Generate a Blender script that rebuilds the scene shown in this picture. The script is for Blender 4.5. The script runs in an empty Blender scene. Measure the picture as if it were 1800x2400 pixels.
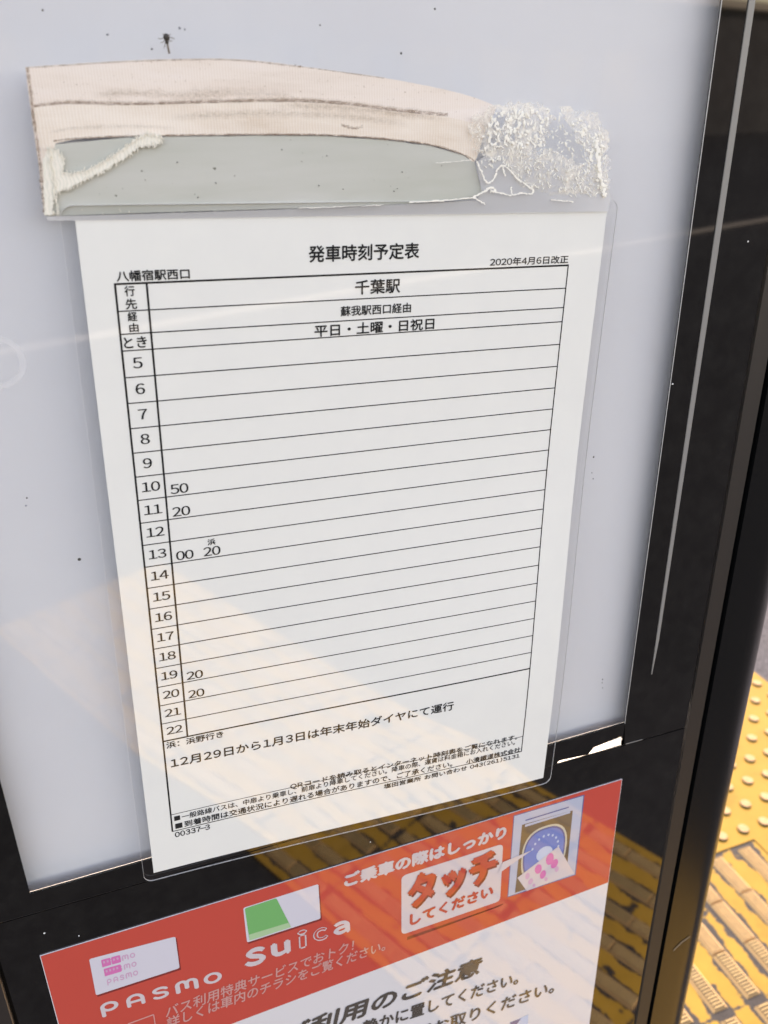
import bpy, bmesh, math, random
from math import sin, cos, radians, pi
from mathutils import Vector, Matrix
random.seed(7)
SC = bpy.context.scene
COL = SC.collection
H0 = 1.31                                   # ground lies at z = 0; the timetable's centre hangs H0 above it

# ------------------------------------------------------------------ camera
CP = (-0.11087, -0.32016, 0.18782)          # from a pose fit on the A4 sheet and the case's edges
RV = (0.43831, 0.35674, 0.09376)
FPX = 2030.82
def rodrigues(r):
    v = Vector(r); t = v.length
    return Matrix.Rotation(t, 3, v.normalized())
RWC = rodrigues(RV) @ Matrix(((1, 0, 0), (0, 0, 1), (0, -1, 0)))     # world -> camera
CAMW = Vector((CP[0], CP[1], CP[2] + H0))
cd = bpy.data.cameras.new('camera'); cam = bpy.data.objects.new('camera', cd); COL.objects.link(cam)
cam.matrix_world = Matrix.Translation(CAMW) @ RWC.transposed().to_4x4()
cd.sensor_fit = 'VERTICAL'; cd.sensor_height = 36.0; cd.lens = FPX / 2400 * 36
cd.clip_start = 0.01; cd.clip_end = 2000
cd.dof.use_dof = True; cd.dof.focus_distance = 0.40; cd.dof.aperture_fstop = 15
SC.camera = cam

# ------------------------------------------------------------------ sky, sun, exposure
SUN_AZ, SUN_EL = radians(50), radians(38)   # azimuth counted from +X towards +Y: the sun stands behind the sign
w = bpy.data.worlds.new('World'); SC.world = w; w.use_nodes = True
wn = w.node_tree.nodes; wl = w.node_tree.links
sky = wn.new('ShaderNodeTexSky'); sky.sky_type = 'NISHITA'; sky.sun_disc = False
sky.sun_elevation = SUN_EL; sky.sun_rotation = radians(90) - SUN_AZ
sky.air_density = 1.1; sky.dust_density = 0.4; sky.ozone_density = 0.2
wl.new(sky.outputs[0], wn['Background'].inputs[0]); wn['Background'].inputs[1].default_value = 0.15
sd = bpy.data.lights.new('sun', 'SUN'); sd.energy = 2.0; sd.angle = radians(0.5); sd.color = (1, .97, .93)
so = bpy.data.objects.new('sun', sd); COL.objects.link(so)
sdir = Vector((cos(SUN_AZ) * cos(SUN_EL), sin(SUN_AZ) * cos(SUN_EL), sin(SUN_EL)))
so.rotation_euler = (-sdir).to_track_quat('-Z', 'Y').to_euler(); so.location = sdir * 20 + Vector((0, 0, 3))
SC.view_settings.view_transform = 'Standard'; SC.view_settings.look = 'None'
SC.view_settings.exposure = 2.38; SC.view_settings.gamma = 1.0
SC.view_settings.use_white_balance = True; SC.view_settings.white_balance_temperature = 10800; SC.view_settings.white_balance_tint = 24   # a phone's white balance for open shade
SC.cycles.max_bounces = 12; SC.cycles.transparent_max_bounces = 24
SC.cycles.use_denoising = True

# ------------------------------------------------------------------ helpers
def P(px, py, y=0.0):
    """point of the plane y that the photograph shows at pixel (px, py)"""
    r = RWC.transposed() @ Vector(((px - 900) / FPX, -(py - 1200) / FPX, -1))
    t = (y - CAMW.y) / r.y
    return CAMW + r * t
def PX(pts, y=0.0): return [P(a, b, y) for a, b in pts]

def tag(o, label=None, cat=None, group=None, kind=None):
    if label: o['label'] = label
    if cat: o['category'] = cat
    if group: o['group'] = group
    if kind: o['kind'] = kind
    return o
def empty(name, loc):
    o = bpy.data.objects.new(name, None); COL.objects.link(o); o.location = loc; o.empty_display_size = .05
    bpy.context.view_layer.update(); return o

class MB:
    def __init__(s): s.v = []; s.f = []; s.m = []
    def add(s, vs, fs, mi=0):
        b = len(s.v); s.v += [tuple(q) for q in vs]
        for f in fs: s.f.append(tuple(i + b for i in f)); s.m.append(mi)
    def face(s, vs, mi=0): s.add(vs, [tuple(range(len(vs)))], mi)
    def prism(s, front, back, mi=0):
        n = len(front)
        s.add(list(front) + list(back), [tuple(range(n)), tuple(range(2 * n - 1, n - 1, -1))] +
              [((i + 1) % n, i, n + i, n + (i + 1) % n) for i in range(n)], mi)
    def box(s, x0, x1, y0, y1, z0, z1, mi=0):
        s.prism([(x0, y0, z0), (x1, y0, z0), (x1, y0, z1), (x0, y0, z1)],
                [(x0, y1, z0), (x1, y1, z0), (x1, y1, z1), (x0, y1, z1)], mi)
    def build(s, name, mats, parent=None, smooth=False, fix=True):
        me = bpy.data.meshes.new(name); me.from_pydata(s.v, [], s.f)
        if not isinstance(mats, (list, tuple)): mats = [mats]
        for m in mats: me.materials.append(m)
        for p, i in zip(me.polygons, s.m): p.material_index = i; p.use_smooth = smooth
        me.validate()
        if fix:
            bm = bmesh.new(); bm.from_mesh(me); bmesh.ops.recalc_face_normals(bm, faces=bm.faces); bm.to_mesh(me); bm.free()
        o = bpy.data.objects.new(name, me); COL.objects.link(o)
        if parent:
            o.parent = parent; o.matrix_parent_inverse = parent.matrix_world.inverted()
        return o

# ------------------------------------------------------------------ materials
def mat(name, col, rough=.6, spec=.5, coat=0, coat_rough=.03, coat_ior=1.55, metal=0, ior=1.5):
    m = bpy.data.materials.new(name); m.use_nodes = True
    b = m.node_tree.nodes['Principled BSDF']
    b.inputs['Base Color'].default_value = (*col, 1); b.inputs['Roughness'].default_value = rough
    b.inputs['Specular IOR Level'].default_value = spec; b.inputs['Metallic'].default_value = metal
    b.inputs['IOR'].default_value = ior
    b.inputs['Coat Weight'].default_value = coat; b.inputs['Coat Roughness'].default_value = coat_rough
    b.inputs['Coat IOR'].default_value = coat_ior
    return m
def N(m, t, **kw):
    n = m.node_tree.nodes.new(t)
    for k, v in kw.items(): setattr(n, k, v)
    return n
def L(m, a, b): m.node_tree.links.new(a, b)
def bsdf(m): return m.node_tree.nodes['Principled BSDF']
def coords(m, scale=(1, 1, 1), kind='Object'):
    t = N(m, 'ShaderNodeTexCoord'); mp = N(m, 'ShaderNodeMapping'); mp.inputs['Scale'].default_value = scale
    L(m, t.outputs[kind], mp.inputs[0]); return mp.outputs[0]
def noise(m, vec, scale, detail=4, rough=.6, dist=0):
    n = N(m, 'ShaderNodeTexNoise'); n.inputs['Scale'].default_value = scale; n.inputs['Detail'].default_value = detail
    n.inputs['Roughness'].default_value = rough; n.inputs['Distortion'].default_value = dist
    L(m, vec, n.inputs['Vector']); return n.outputs['Fac']
def ramp(m, fac, stops):
    r = N(m, 'ShaderNodeValToRGB'); e = r.color_ramp.elements
    while len(e) < len(stops): e.new(.5)
    for i, (p, c) in enumerate(stops): e[i].position = p; e[i].color = (*c, 1) if len(c) == 3 else c
    L(m, fac, r.inputs[0]); return r.outputs['Color']
def mixc(m, fac, a, b, mode='MIX'):
    n = N(m, 'ShaderNodeMix', data_type='RGBA', blend_type=mode)
    for s, x in ((0, fac), (6, a), (7, b)):
        if isinstance(x, (int, float)): n.inputs[s].default_value = x
        elif isinstance(x, tuple): n.inputs[s].default_value = (*x, 1)
        else: L(m, x, n.inputs[s])
    return n.outputs[2]
def math_(m, op, a, b=0.0, c=None, clamp=False):
    n = N(m, 'ShaderNodeMath', operation=op); n.use_clamp = clamp
    for i, x in enumerate((a, b) if c is None else (a, b, c)):
        if isinstance(x, (int, float)): n.inputs[i].default_value = x
        else: L(m, x, n.inputs[i])
    return n.outputs[0]
def bump(m, h, strength=.3, dist=.001):
    b = N(m, 'ShaderNodeBump'); b.inputs['Strength'].default_value = strength; b.inputs['Distance'].default_value = dist
    L(m, h, b.inputs['Height']); L(m, b.outputs[0], bsdf(m).inputs['Normal'])
def setcol(m, c): L(m, c, bsdf(m).inputs['Base Color'])

GLOSS = dict(rough=.6, spec=0.0, coat=1.0, coat_rough=.03, coat_ior=1.6)
SHEET = dict(rough=.6, spec=0.0, coat=1.0, coat_rough=.03, coat_ior=1.85)

# sheet plastics and prints: all lie behind or in glossy film, so each has a smooth coat
M_BORDER = mat('black_glass', (.012, .012, .012), rough=.03, spec=.5, ior=1.68)
v = coords(M_BORDER); setcol(M_BORDER, ramp(M_BORDER, noise(M_BORDER, v, 90, 6, .7), [(.42, (.0018, .0018, .002)), (.62, (.006, .006, .0058)), (.80, (.014, .014, .013))]))
bsdf(M_BORDER).inputs['Roughness'].default_value = .03
M_PANEL = mat('white_panel_paint', (.80, .79, .83), rough=.55, spec=.3)
v = coords(M_PANEL); setcol(M_PANEL, ramp(M_PANEL, noise(M_PANEL, v, 5, 5, .55, 1.2), [(.3, (.735, .722, .748)), (.7, (.785, .772, .790))]))
M_PAPER = mat('laminated_paper', (.84, .84, .81), **SHEET)
v = coords(M_PAPER); setcol(M_PAPER, ramp(M_PAPER, noise(M_PAPER, v, 60, 4), [(.3, (.775, .785, .765)), (.7, (.80, .81, .785))]))
bump(M_PAPER, noise(M_PAPER, v, 14, 2), .10, .0015)
M_INK = mat('black_ink', (.02, .02, .02), **GLOSS)
M_POSTER = mat('poster_white', (.66, .65, .68), **GLOSS)
M_RED = mat('poster_red', (.60, .075, .055), **GLOSS)
M_PWHITE = mat('print_white', (.60, .53, .56), **GLOSS)
M_PPALE = mat('print_pale_red', (.64, .32, .30), **GLOSS)
M_PTEXT = mat('print_dark_grey', (.09, .075, .065), **GLOSS)
M_CARD = mat('print_card_lavender', (.60, .59, .67), **GLOSS)
M_PINK = mat('print_pink', (.70, .17, .42), **GLOSS)
M_PINK2 = mat('print_pale_pink', (.60, .36, .52), **GLOSS)
M_GREEN = mat('print_green', (.12, .42, .15), **GLOSS)
M_GREEN2 = mat('print_pale_green', (.35, .55, .33), **GLOSS)
M_SHADOWINK = mat('print_dark_red', (.24, .035, .03), **GLOSS)
M_REDTXT = mat('print_red_letter', (.58, .07, .05), **GLOSS)
M_BROWNINK = mat('print_brown', (.16, .11, .075), **GLOSS)
M_STEEL = mat('print_steel_blue', (.42, .46, .58), **GLOSS)
M_NAVY = mat('print_navy', (.10, .12, .28), **GLOSS)
M_BLUE = mat('print_blue', (.12, .20, .50), **GLOSS)
M_LBLUE = mat('print_light_blue', (.45, .55, .72), **GLOSS)
M_CREAMINK = mat('print_cream', (.55, .50, .40), **GLOSS)
M_CLOTH = mat('aged_cloth_tape', (.72, .62, .56), rough=.75, spec=.3)
v = coords(M_CLOTH)
wv = N(M_CLOTH, 'ShaderNodeTexWave', wave_type='BANDS', bands_direction='X'); wv.inputs['Scale'].default_value = 330
wv.inputs['Distortion'].default_value = 1.5; wv.inputs['Detail'].default_value = 1.5; L(M_CLOTH, v, wv.inputs[0])
vs = coords(M_CLOTH, (12, 1, 90))
base = ramp(M_CLOTH, noise(M_CLOTH, vs, 1.0, 5, .65, .3), [(.24, (.66, .56, .49)), (.48, (.78, .69, .63)), (.75, (.82, .75, .72))])
spk = ramp(M_CLOTH, noise(M_CLOTH, v, 900, 2), [(.66, (1, 1, 1)), (.74, (.55, .48, .42))])
c = mixc(M_CLOTH, .09, mixc(M_CLOTH, 1.0, base, spk, 'MULTIPLY'), wv.outputs['Color'], 'OVERLAY')
setcol(M_CLOTH, c); bump(M_CLOTH, wv.outputs['Fac'], .10, .0002)
M_FRAY = mat('cream_scrim', (.80, .77, .66), rough=.7, spec=.3)
v = coords(M_FRAY)
wv = N(M_FRAY, 'ShaderNodeTexWave', wave_type='BANDS', bands_direction='X'); wv.inputs['Scale'].default_value = 260
wv.inputs['Distortion'].default_value = 9; L(M_FRAY, v, wv.inputs[0])
setcol(M_FRAY, ramp(M_FRAY, wv.outputs['Fac'], [(.10, (.73, .71, .63)), (.6, (.82, .78, .70))])); bump(M_FRAY, wv.outputs['Fac'], .25, .0003)
M_DIRT = mat('tape_dirt', (.34, .245, .19), rough=.9, spec=.1)
v = coords(M_DIRT, (1, 1, 2.5)); al = ramp(M_DIRT, noise(M_DIRT, v, 520, 6, .8), [(.36, (0, 0, 0)), (.70, (.80, .80, .80))])
L(M_DIRT, al, bsdf(M_DIRT).inputs['Alpha'])
M_GREYTAPE = mat('grey_green_tape', (.52, .53, .48), rough=.35, spec=.4)
v = coords(M_GREYTAPE); vz = coords(M_GREYTAPE, (6, 1, 40))
g1 = ramp(M_GREYTAPE, noise(M_GREYTAPE, vz, 2.5, 3), [(.3, (.46, .475, .43)), (.7, (.53, .535, .505))])
g2 = ramp(M_GREYTAPE, noise(M_GREYTAPE, v, 420, 1), [(.17, (.35, .35, .32)), (.23, (1, 1, 1))])
setcol(M_GREYTAPE, mixc(M_GREYTAPE, 1.0, g1, g2, 'MULTIPLY')); bump(M_GREYTAPE, noise(M_GREYTAPE, v, 700, 2), .1, .0003)
M_FIBRE = mat('white_fibre', (.88, .86, .80), rough=.5, spec=.4)
M_BUG = mat('dark_insect', (.035, .028, .022), rough=.5)
M_BUG2 = mat('brown_insect_limb', (.16, .12, .09), rough=.6)
M_SPECK = mat('dirt_speck', (.06, .055, .05), rough=.8)
M_DUST = mat('white_dust', (.7, .7, .68), rough=.8)
M_FRAME = mat('black_frame_paint', (.0035, .004, .0045), rough=.22, spec=.34)
v = coords(M_FRAME); bump(M_FRAME, noise(M_FRAME, v, 700, 3), .02, .0004)
M_FRAMEIN = mat('dark_brown_gasket', (.022, .018, .017), rough=.5)
M_SEAM = mat('rubber_seam', (.004, .004, .004), rough=.7, spec=.2)
M_ALU = mat('joint_highlight_grey', (.23, .225, .22), rough=.4, spec=.5)
M_TRIM = mat('white_edge', (.42, .42, .42), rough=.4)
M_SCRATCH = mat('scratch', (.20, .17, .14), rough=.5)

def clear_sheet(name, tint, ior_f0, strength, rough=.02):
    """thin clear sheet: looks through, mirrors by Schlick's law"""
    m = bpy.data.materials.new(name); m.use_nodes = True; nt = m.node_tree; nt.nodes.clear()
    out = N(m, 'ShaderNodeOutputMaterial'); mix = N(m, 'ShaderNodeMixShader')
    tr = N(m, 'ShaderNodeBsdfTransparent'); tr.inputs[0].default_value = (*tint, 1)
    gl = N(m, 'ShaderNodeBsdfGlossy'); gl.inputs['Roughness'].default_value = rough
    ge = N(m, 'ShaderNodeNewGeometry'); d = N(m, 'ShaderNodeVectorMath', operation='DOT_PRODUCT')
    L(m, ge.outputs['Incoming'], d.inputs[0]); L(m, ge.outputs['Normal'], d.inputs[1])
    k = math_(m, 'POWER', math_(m, 'SUBTRACT', 1.0, math_(m, 'ABSOLUTE', d.outputs['Value'])), 5.0)
    f = math_(m, 'MULTIPLY', math_(m, 'ADD', math_(m, 'MULTIPLY', k, 1 - ior_f0), ior_f0), strength)
    L(m, f, mix.inputs[0]); L(m, tr.outputs[0], mix.inputs[1]); L(m, gl.outputs[0], mix.inputs[2]); L(m, mix.outputs[0], out.inputs[0])
    return m
M_MILKY = mat('shade_lightening_tape', (.66, .66, .67), rough=.3, spec=.5); bsdf(M_MILKY).inputs['Alpha'].default_value = .55  # milky tone stands in for light diffusing into the slot above the sheet
M_GLUE = mat('cream_glue_film', (.80, .76, .70), rough=.35, spec=.5)
v = coords(M_GLUE); L(M_GLUE, ramp(M_GLUE, noise(M_GLUE, v, 260, 6, .7, .6), [(.40, (.02, .02, .02)), (.62, (.85, .85, .85))]), bsdf(M_GLUE).inputs['Alpha'])
M_SMEAR = mat('soft_brown_smear', (.45, .34, .25), rough=.9, spec=.1)
v = coords(M_SMEAR, (1, 1, 2)); at_ = N(M_SMEAR, 'ShaderNodeAttribute'); at_.attribute_name = 'fade'
L(M_SMEAR, math_(M_SMEAR, 'MULTIPLY', at_.outputs['Fac'], ramp(M_SMEAR, noise(M_SMEAR, v, 620, 5, .8), [(.36, (.04, .04, .04)), (.70, (.60, .60, .60))])), bsdf(M_SMEAR).inputs['Alpha'])
M_PANE = clear_sheet('window_glass', (.97, .98, .985), .04, 1.5)
M_FILM = clear_sheet('clear_film', (.985, .985, .985), .045, 1.3, .03)
M_DIFF = bpy.data.materials.new('opal_acrylic'); M_DIFF.use_nodes = True; M_DIFF.node_tree.nodes.clear()
o_ = N(M_DIFF, 'ShaderNodeOutputMaterial'); a_ = N(M_DIFF, 'ShaderNodeBsdfTranslucent'); a_.inputs[0].default_value = (.95, .95, .95, 1)
L(M_DIFF, a_.outputs[0], o_.inputs[0])

# ground materials
M_ASPHALT = mat('dark_asphalt', (.10, .10, .105), rough=.9, spec=.2)
v = coords(M_ASPHALT); setcol(M_ASPHALT, mixc(M_ASPHALT, .6, ramp(M_ASPHALT, noise(M_ASPHALT, v, 260, 3), [(.3, (.013, .0145, .018)), (.7, (.034, .037, .044))]), ramp(M_ASPHALT, noise(M_ASPHALT, v, 3, 4), [(.3, (.018, .020, .024)), (.7, (.030, .032, .038))])))
bump(M_ASPHALT, noise(M_ASPHALT, v, 300, 3), .5, .004)
M_GRAVEL = mat('grey_gravel_asphalt', (.22, .21, .22), rough=.9, spec=.2)
v = coords(M_GRAVEL); setcol(M_GRAVEL, ramp(M_GRAVEL, noise(M_GRAVEL, v, 170, 5, .75), [(.32, (.021, .022, .029)), (.5, (.054, .058, .072)), (.68, (.125, .130, .155))]))
bump(M_GRAVEL, noise(M_GRAVEL, v, 200, 3), .6, .006)
M_KERB = mat('concrete_kerb', (.32, .31, .29), rough=.9, spec=.2)
v = coords(M_KERB); setcol(M_KERB, ramp(M_KERB, noise(M_KERB, v, 40, 5), [(.3, (.25, .24, .22)), (.7, (.38, .37, .35))]))
M_LINE = mat('yellow_road_paint', (.40, .26, .06), rough=.8, spec=.2)

def worn_yellow(name, bars, brighten=1.0):
    """yellow tactile paint, rubbed to grey along the bars and the tile joints; u runs across the bars (0.075 m pitch)"""
    m = mat(name, (.6, .4, .06), rough=.75, spec=.25)
    v = coords(m); sep = N(m, 'ShaderNodeSeparateXYZ'); L(m, v, sep.inputs[0])
    n1 = noise(m, v, 75, 5, .7); n2 = noise(m, v, 9, 3, .6); n3 = noise(m, v, 300, 3)
    yel = ramp(m, noise(m, v, 14, 4), [(q_, tuple(brighten * x_ for x_ in c_)) for q_, c_ in ((.2, (.17, .100, .015)), (.42, (.24, .141, .021)), (.8, (.28, .166, .026)))])
    grey = ramp(m, n3, [(.3, (.012, .012, .0145)), (.7, (.032, .032, .037))])
    if bars:
        t = math_(m, 'DIVIDE', sep.outputs['X'], .075)
        d = math_(m, 'MULTIPLY', math_(m, 'ABSOLUTE', math_(m, 'SUBTRACT', math_(m, 'FRACT', t), .5)), .075)     # distance to the bar's centre line
        reach = math_(m, 'ADD', .0195 if brighten == 1.0 else .0160, math_(m, 'MULTIPLY', math_(m, 'SUBTRACT', n2, .42), .055))
        edge = math_(m, 'SUBTRACT', math_(m, 'ADD', reach, math_(m, 'MULTIPLY', math_(m, 'SUBTRACT', n1, .5), .024)), d)
        ty = math_(m, 'DIVIDE', sep.outputs['Y'], .30)
        jy = math_(m, 'MULTIPLY', math_(m, 'ABSOLUTE', math_(m, 'SUBTRACT', math_(m, 'FRACT', ty), .5)), .30)
        joint = math_(m, 'SUBTRACT', jy, .1455)
        spot = math_(m, 'MULTIPLY', math_(m, 'SUBTRACT', noise(m, v, 20, 2, .5), .66), .12)
        f = math_(m, 'MAXIMUM', edge, spot)
        f = math_(m, 'MAXIMUM', f, math_(m, 'MULTIPLY', math_(m, 'ADD', joint, math_(m, 'MULTIPLY', math_(m, 'SUBTRACT', n1, .55), .02)), 1.0))
        fac = math_(m, 'MULTIPLY', f, 420, clamp=True)
    else:
        fac = math_(m, 'MULTIPLY', math_(m, 'SUBTRACT', noise(m, v, 45, 4, .7), .72), 20, clamp=True)
    setcol(m, mixc(m, fac, yel, grey)); bump(m, n3, .25, .0015)
    return m
M_YBAR = worn_yellow('worn_yellow_bar_tile', True)
M_YBRIGHT = worn_yellow('brightened_yellow_bar_tile', True, 1.55)  # brighter copy of the bar tile colour, lifts its reflection in the glass
M_YDOT = worn_yellow('worn_yellow_dot_tile', False)
M_BAR = mat('worn_bar', (.45, .30, .16), rough=.8, spec=.25)
v = coords(M_BAR); setcol(M_BAR, ramp(M_BAR, noise(M_BAR, v, 130, 5, .7), [(.25, (.10, .066, .042)), (.48, (.19, .122, .064)), (.75, (.27, .175, .080))]))
M_BARF = mat('lightened_yellow_bar', (.36, .26, .12), rough=.8, spec=.25)  # bar colour lightened to soften the stripes mirrored in the glass
v = coords(M_BARF); setcol(M_BARF, ramp(M_BARF, noise(M_BARF, v, 60, 5, .7), [(.25, (.15, .11, .060)), (.7, (.28, .21, .100))]))
M_GROOVE = mat('bar_groove', (.050, .036, .026), rough=.85, spec=.2)
M_EDGE = mat('bar_flank', (.40, .255, .125), rough=.8, spec=.25)
M_RIB = mat('bar_rib', (.38, .27, .135), rough=.8, spec=.25)
M_DOT = mat('worn_dot', (.62, .42, .23), rough=.8, spec=.25)
v = coords(M_DOT); setcol(M_DOT, ramp(M_DOT, noise(M_DOT, v, 120, 4), [(.3, (.29, .185, .090)), (.7, (.38, .26, .160))]))
M_DOTSIDE = mat('dot_flank', (.045, .019, .006), rough=.8, spec=.2)

# ------------------------------------------------------------------ ground
def sheet(name, pts, z, m, label=None, cat=None):
    b = MB(); b.face([(x, y, z) for x, y in pts]); o = b.build(name, m, fix=False)
    if o.data.polygons[0].normal.z < 0: o.data.flip_normals()
    tag(o, label, cat, kind='structure'); return o
sheet('road', [(-300, -300), (300, -300), (300, 300), (-300, 300)], -.12, M_ASPHALT)
# the kerb line runs along the yellow line that the dark frame mirrors
LD = Vector((8.62, -2.88, 0)).normalized(); LN = Vector((-LD.y, LD.x, 0)); L0 = Vector((.89, -6.86, 0))
k0 = L0 + LN * .55
a0 = k0 - LD * 40; a1 = k0 + LD * 40
pv = MB(); pts = [a0, a1, a1 + LN * 60, a0 + LN * 60]
pv.prism([(q.x, q.y, 0) for q in pts], [(q.x, q.y, -.119) for q in pts]); tag(pv.build('pavement', M_ASPHALT), kind='structure')
kb = MB(); pts = [a0, a1, a1 - LN * .16, a0 - LN * .16]
kb.prism([(q.x, q.y, .004) for q in pts], [(q.x, q.y, -.119) for q in pts]); tag(kb.build('kerb', M_KERB), kind='structure')
b0 = L0 - LN * .05; pts = [b0 - LD * 40, b0 + LD * 40, b0 + LD * 40 + LN * .15, b0 - LD * 40 + LN * .15]
sheet('road_marking', [(q.x, q.y) for q in pts], -.116, M_LINE)
sheet('gravel', [(1.585, -.3), (9, -.3), (9, 12), (-6, 12), (-6, 1.63), (1.585, 1.63)], .004, M_GRAVEL)

def bar_path(name, origin, ang, nx, ny, seg, paint=None):
    """a guiding path of bar tiles: local X across the bars, local Y along them"""
    o = empty(name, origin); o.rotation_euler.z = ang; bpy.context.view_layer.update()
    W_, L_ = nx * .3, ny * .3
    b = MB(); b.face([(0, 0, .008), (W_, 0, .008), (W_, L_, .008), (0, L_, .008)]); s = b.build('tile_sheet', paint or M_YBAR, fix=False); s.parent = o
    r = MB()
    rng = random.Random(3)
    for i in range(nx * 4):
        xc = (i + .5) * .075
        for j in range(ny):
            for k in range(seg):
                y0 = j * .3 + .008 + k * (.284 / seg); y1 = y0 + .284 / seg - .0014
                if rng.random() < .03: continue
                wb, wt, h = .0160, .0112, .0044 + rng.uniform(-.0006, .0003)
                x0, x1 = xc - wb, xc + wb; t0, t1 = xc - wt, xc + wt
                z0, z1 = .0081, .008 + h
                ribbed = (j * .3 + k * .095) < .385 if ang == 0 else rng.random() < .6
                r.add([(x0, y0, z0), (x1, y0, z0), (x1, y1, z0), (x0, y1, z0), (t0, y0 + .002, z1), (t1, y0 + .002, z1), (t1, y1 - .002, z1), (t0, y1 - .002, z1)],
                      [(0, 1, 5, 4), (1, 2, 6, 5), (2, 3, 7, 6), (3, 0, 4, 7)], 3)
                r.add([(t0, y0 + .002, z1), (t1, y0 + .002, z1), (t1, y1 - .002, z1), (t0, y1 - .002, z1)], [(0, 1, 2, 3)], 2 if ribbed else 0)
                e = .0009
                if ribbed:
                    y = y0 + .004
                    while y < y1 - .005:
                        q0, q1 = t0 + .0015, t1 - .0015; w_ = rng.uniform(.0030, .0037)
                        r.add([(q0, y, z1), (q1, y, z1), (q1, y + w_, z1), (q0, y + w_, z1), (q0, y + .0006, z1 + e), (q1, y + .0006, z1 + e), (q1, y + w_ - .0006, z1 + e), (q0, y + w_ - .0006, z1 + e)],
                              [(4, 5, 6, 7), (0, 1, 5, 4), (1, 2, 6, 5), (2, 3, 7, 6), (3, 0, 4, 7)], 1)
                        y += .0064
                else:
                    for q in (t0 + .004, xc - .001, t1 - .006):
                        r.add([(q, y0 + .004, z1), (q + .002, y0 + .004, z1), (q + .002, y1 - .004, z1), (q, y1 - .004, z1), (q + .0004, y0 + .005, z1 + e), (q + .0016, y0 + .005, z1 + e), (q + .0016, y1 - .005, z1 + e), (q + .0004, y1 - .005, z1 + e)],
                              [(4, 5, 6, 7), (0, 1, 5, 4), (1, 2, 6, 5), (2, 3, 7, 6), (3, 0, 4, 7)], 1)
    s = r.build('raised_bars', [M_BAR, M_RIB, M_GROOVE, M_EDGE] if paint is None else [M_BARF, M_RIB, M_BARF, M_EDGE], fix=False); s.parent = o
    tag(s, kind='stuff')
    return o
tp = bar_path('tactile_path', (.54, .115, 0), 0.0, 2, 2, 3)
tag(tp, 'worn yellow tactile paving with ribbed tan bars at the foot of the sign', 'tactile paving', kind='structure')
# in front of the sign the path runs on at a slant; the dark glass mirrors it
sa = radians(65); sn = Vector((sin(sa), -cos(sa), 0)); sl = Vector((cos(sa), sin(sa), 0))
org = sn * (1.149 - .75) + sl * (-2.25)
tf = bar_path('tactile_path', (org.x, org.y, .0), sa - pi / 2, 2, 8, 3, M_YBRIGHT)
tf.location = (org + sn * .15)
tag(tf, 'worn yellow tactile bar paving running up to the front of the sign', 'tactile paving', kind='structure')
td = MB(); X0, X1, Y0, Y1 = .385, 1.585, .718, 1.63
td.face([(X0, Y0, .008), (X1, Y0, .008), (X1, Y1, .008), (X0, Y1, .008)], 0)
td.face([(1.143, .115, .008), (1.443, .115, .008), (1.443, .7178, .008), (1.143, .7178, .008)], 0)
def dome(b, x, y, z, rb, rt, h, n=20):
    v = []; rings = [(rb, 0), (rb * .94, h * .80), (rt * 1.02, h * .97), (rt * .9, h)]
    for r_, z_ in rings: v += [(x + r_ * cos(2 * pi * i / n), y + r_ * sin(2 * pi * i / n), z + z_) for i in range(n)]
    for k in range(3):
        b.add(v[k * n:(k + 2) * n], [(i, (i + 1) % n, n + (i + 1) % n, n + i) for i in range(n)], 2 if k == 0 else 1)
    b.face(v[3 * n:4 * n], 1)
for i in range(-12, 10):
    for j in range(-10, 16):
        x, y = 1.0813 + .0588 * i, .749 + .0588 * j
        if j < 0 and x < 1.16: continue
        if x < X0 + .02 or x > X1 - .02 or y > Y1 - .02 or (j < 0 and (x > 1.43 or y < .13)): continue
        dome(td, x, y, .0081, .0130, .0104, .0050)
o = td.build('tactile_tiles', [M_YDOT, M_DOT, M_DOTSIDE], fix=False)
tag(o, 'yellow tactile tiles with rows of round raised dots beyond the bar tiles', 'tactile paving', kind='structure')

# long unseen block added over the road to dim the sky the frame mirrors
M_ADDED_FACADE = mat('added_building_facade', (.17, .17, .175), rough=.9, spec=.2)
v = coords(M_ADDED_FACADE); setcol(M_ADDED_FACADE, ramp(M_ADDED_FACADE, noise(M_ADDED_FACADE, v, .6, 5), [(.3, (.040, .044, .052)), (.7, (.062, .067, .077))]))
M_ADDED_WIN = mat('added_building_window', (.03, .035, .04), rough=.15)
bo = L0 - LN * 16; bd = empty('added_building', bo); bd.rotation_euler.z = math.atan2(LD.y, LD.x); bpy.context.view_layer.update()
tag(bd, 'long grey block added across the road to dim the sky mirrored in the dark frame', 'added_building')
b = MB(); b.box(-40, 60, -10, 0, -.12, 4.6); o = b.build('added_wall', M_ADDED_FACADE); o.parent = bd
b = MB(); b.box(-40.3, 60.3, -10.3, .35, 4.602, 4.9); o = b.build('added_roof', M_KERB); o.parent = bd
for fl in range(1):
    for i in range(14):
        b = MB(); b.box(-16 + i * 3.2, -14 + i * 3.2, .003, .06, 1.2 + fl * 3.4, 2.9 + fl * 3.4); o = b.build('added_window', M_ADDED_WIN); o.parent = bd
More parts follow.
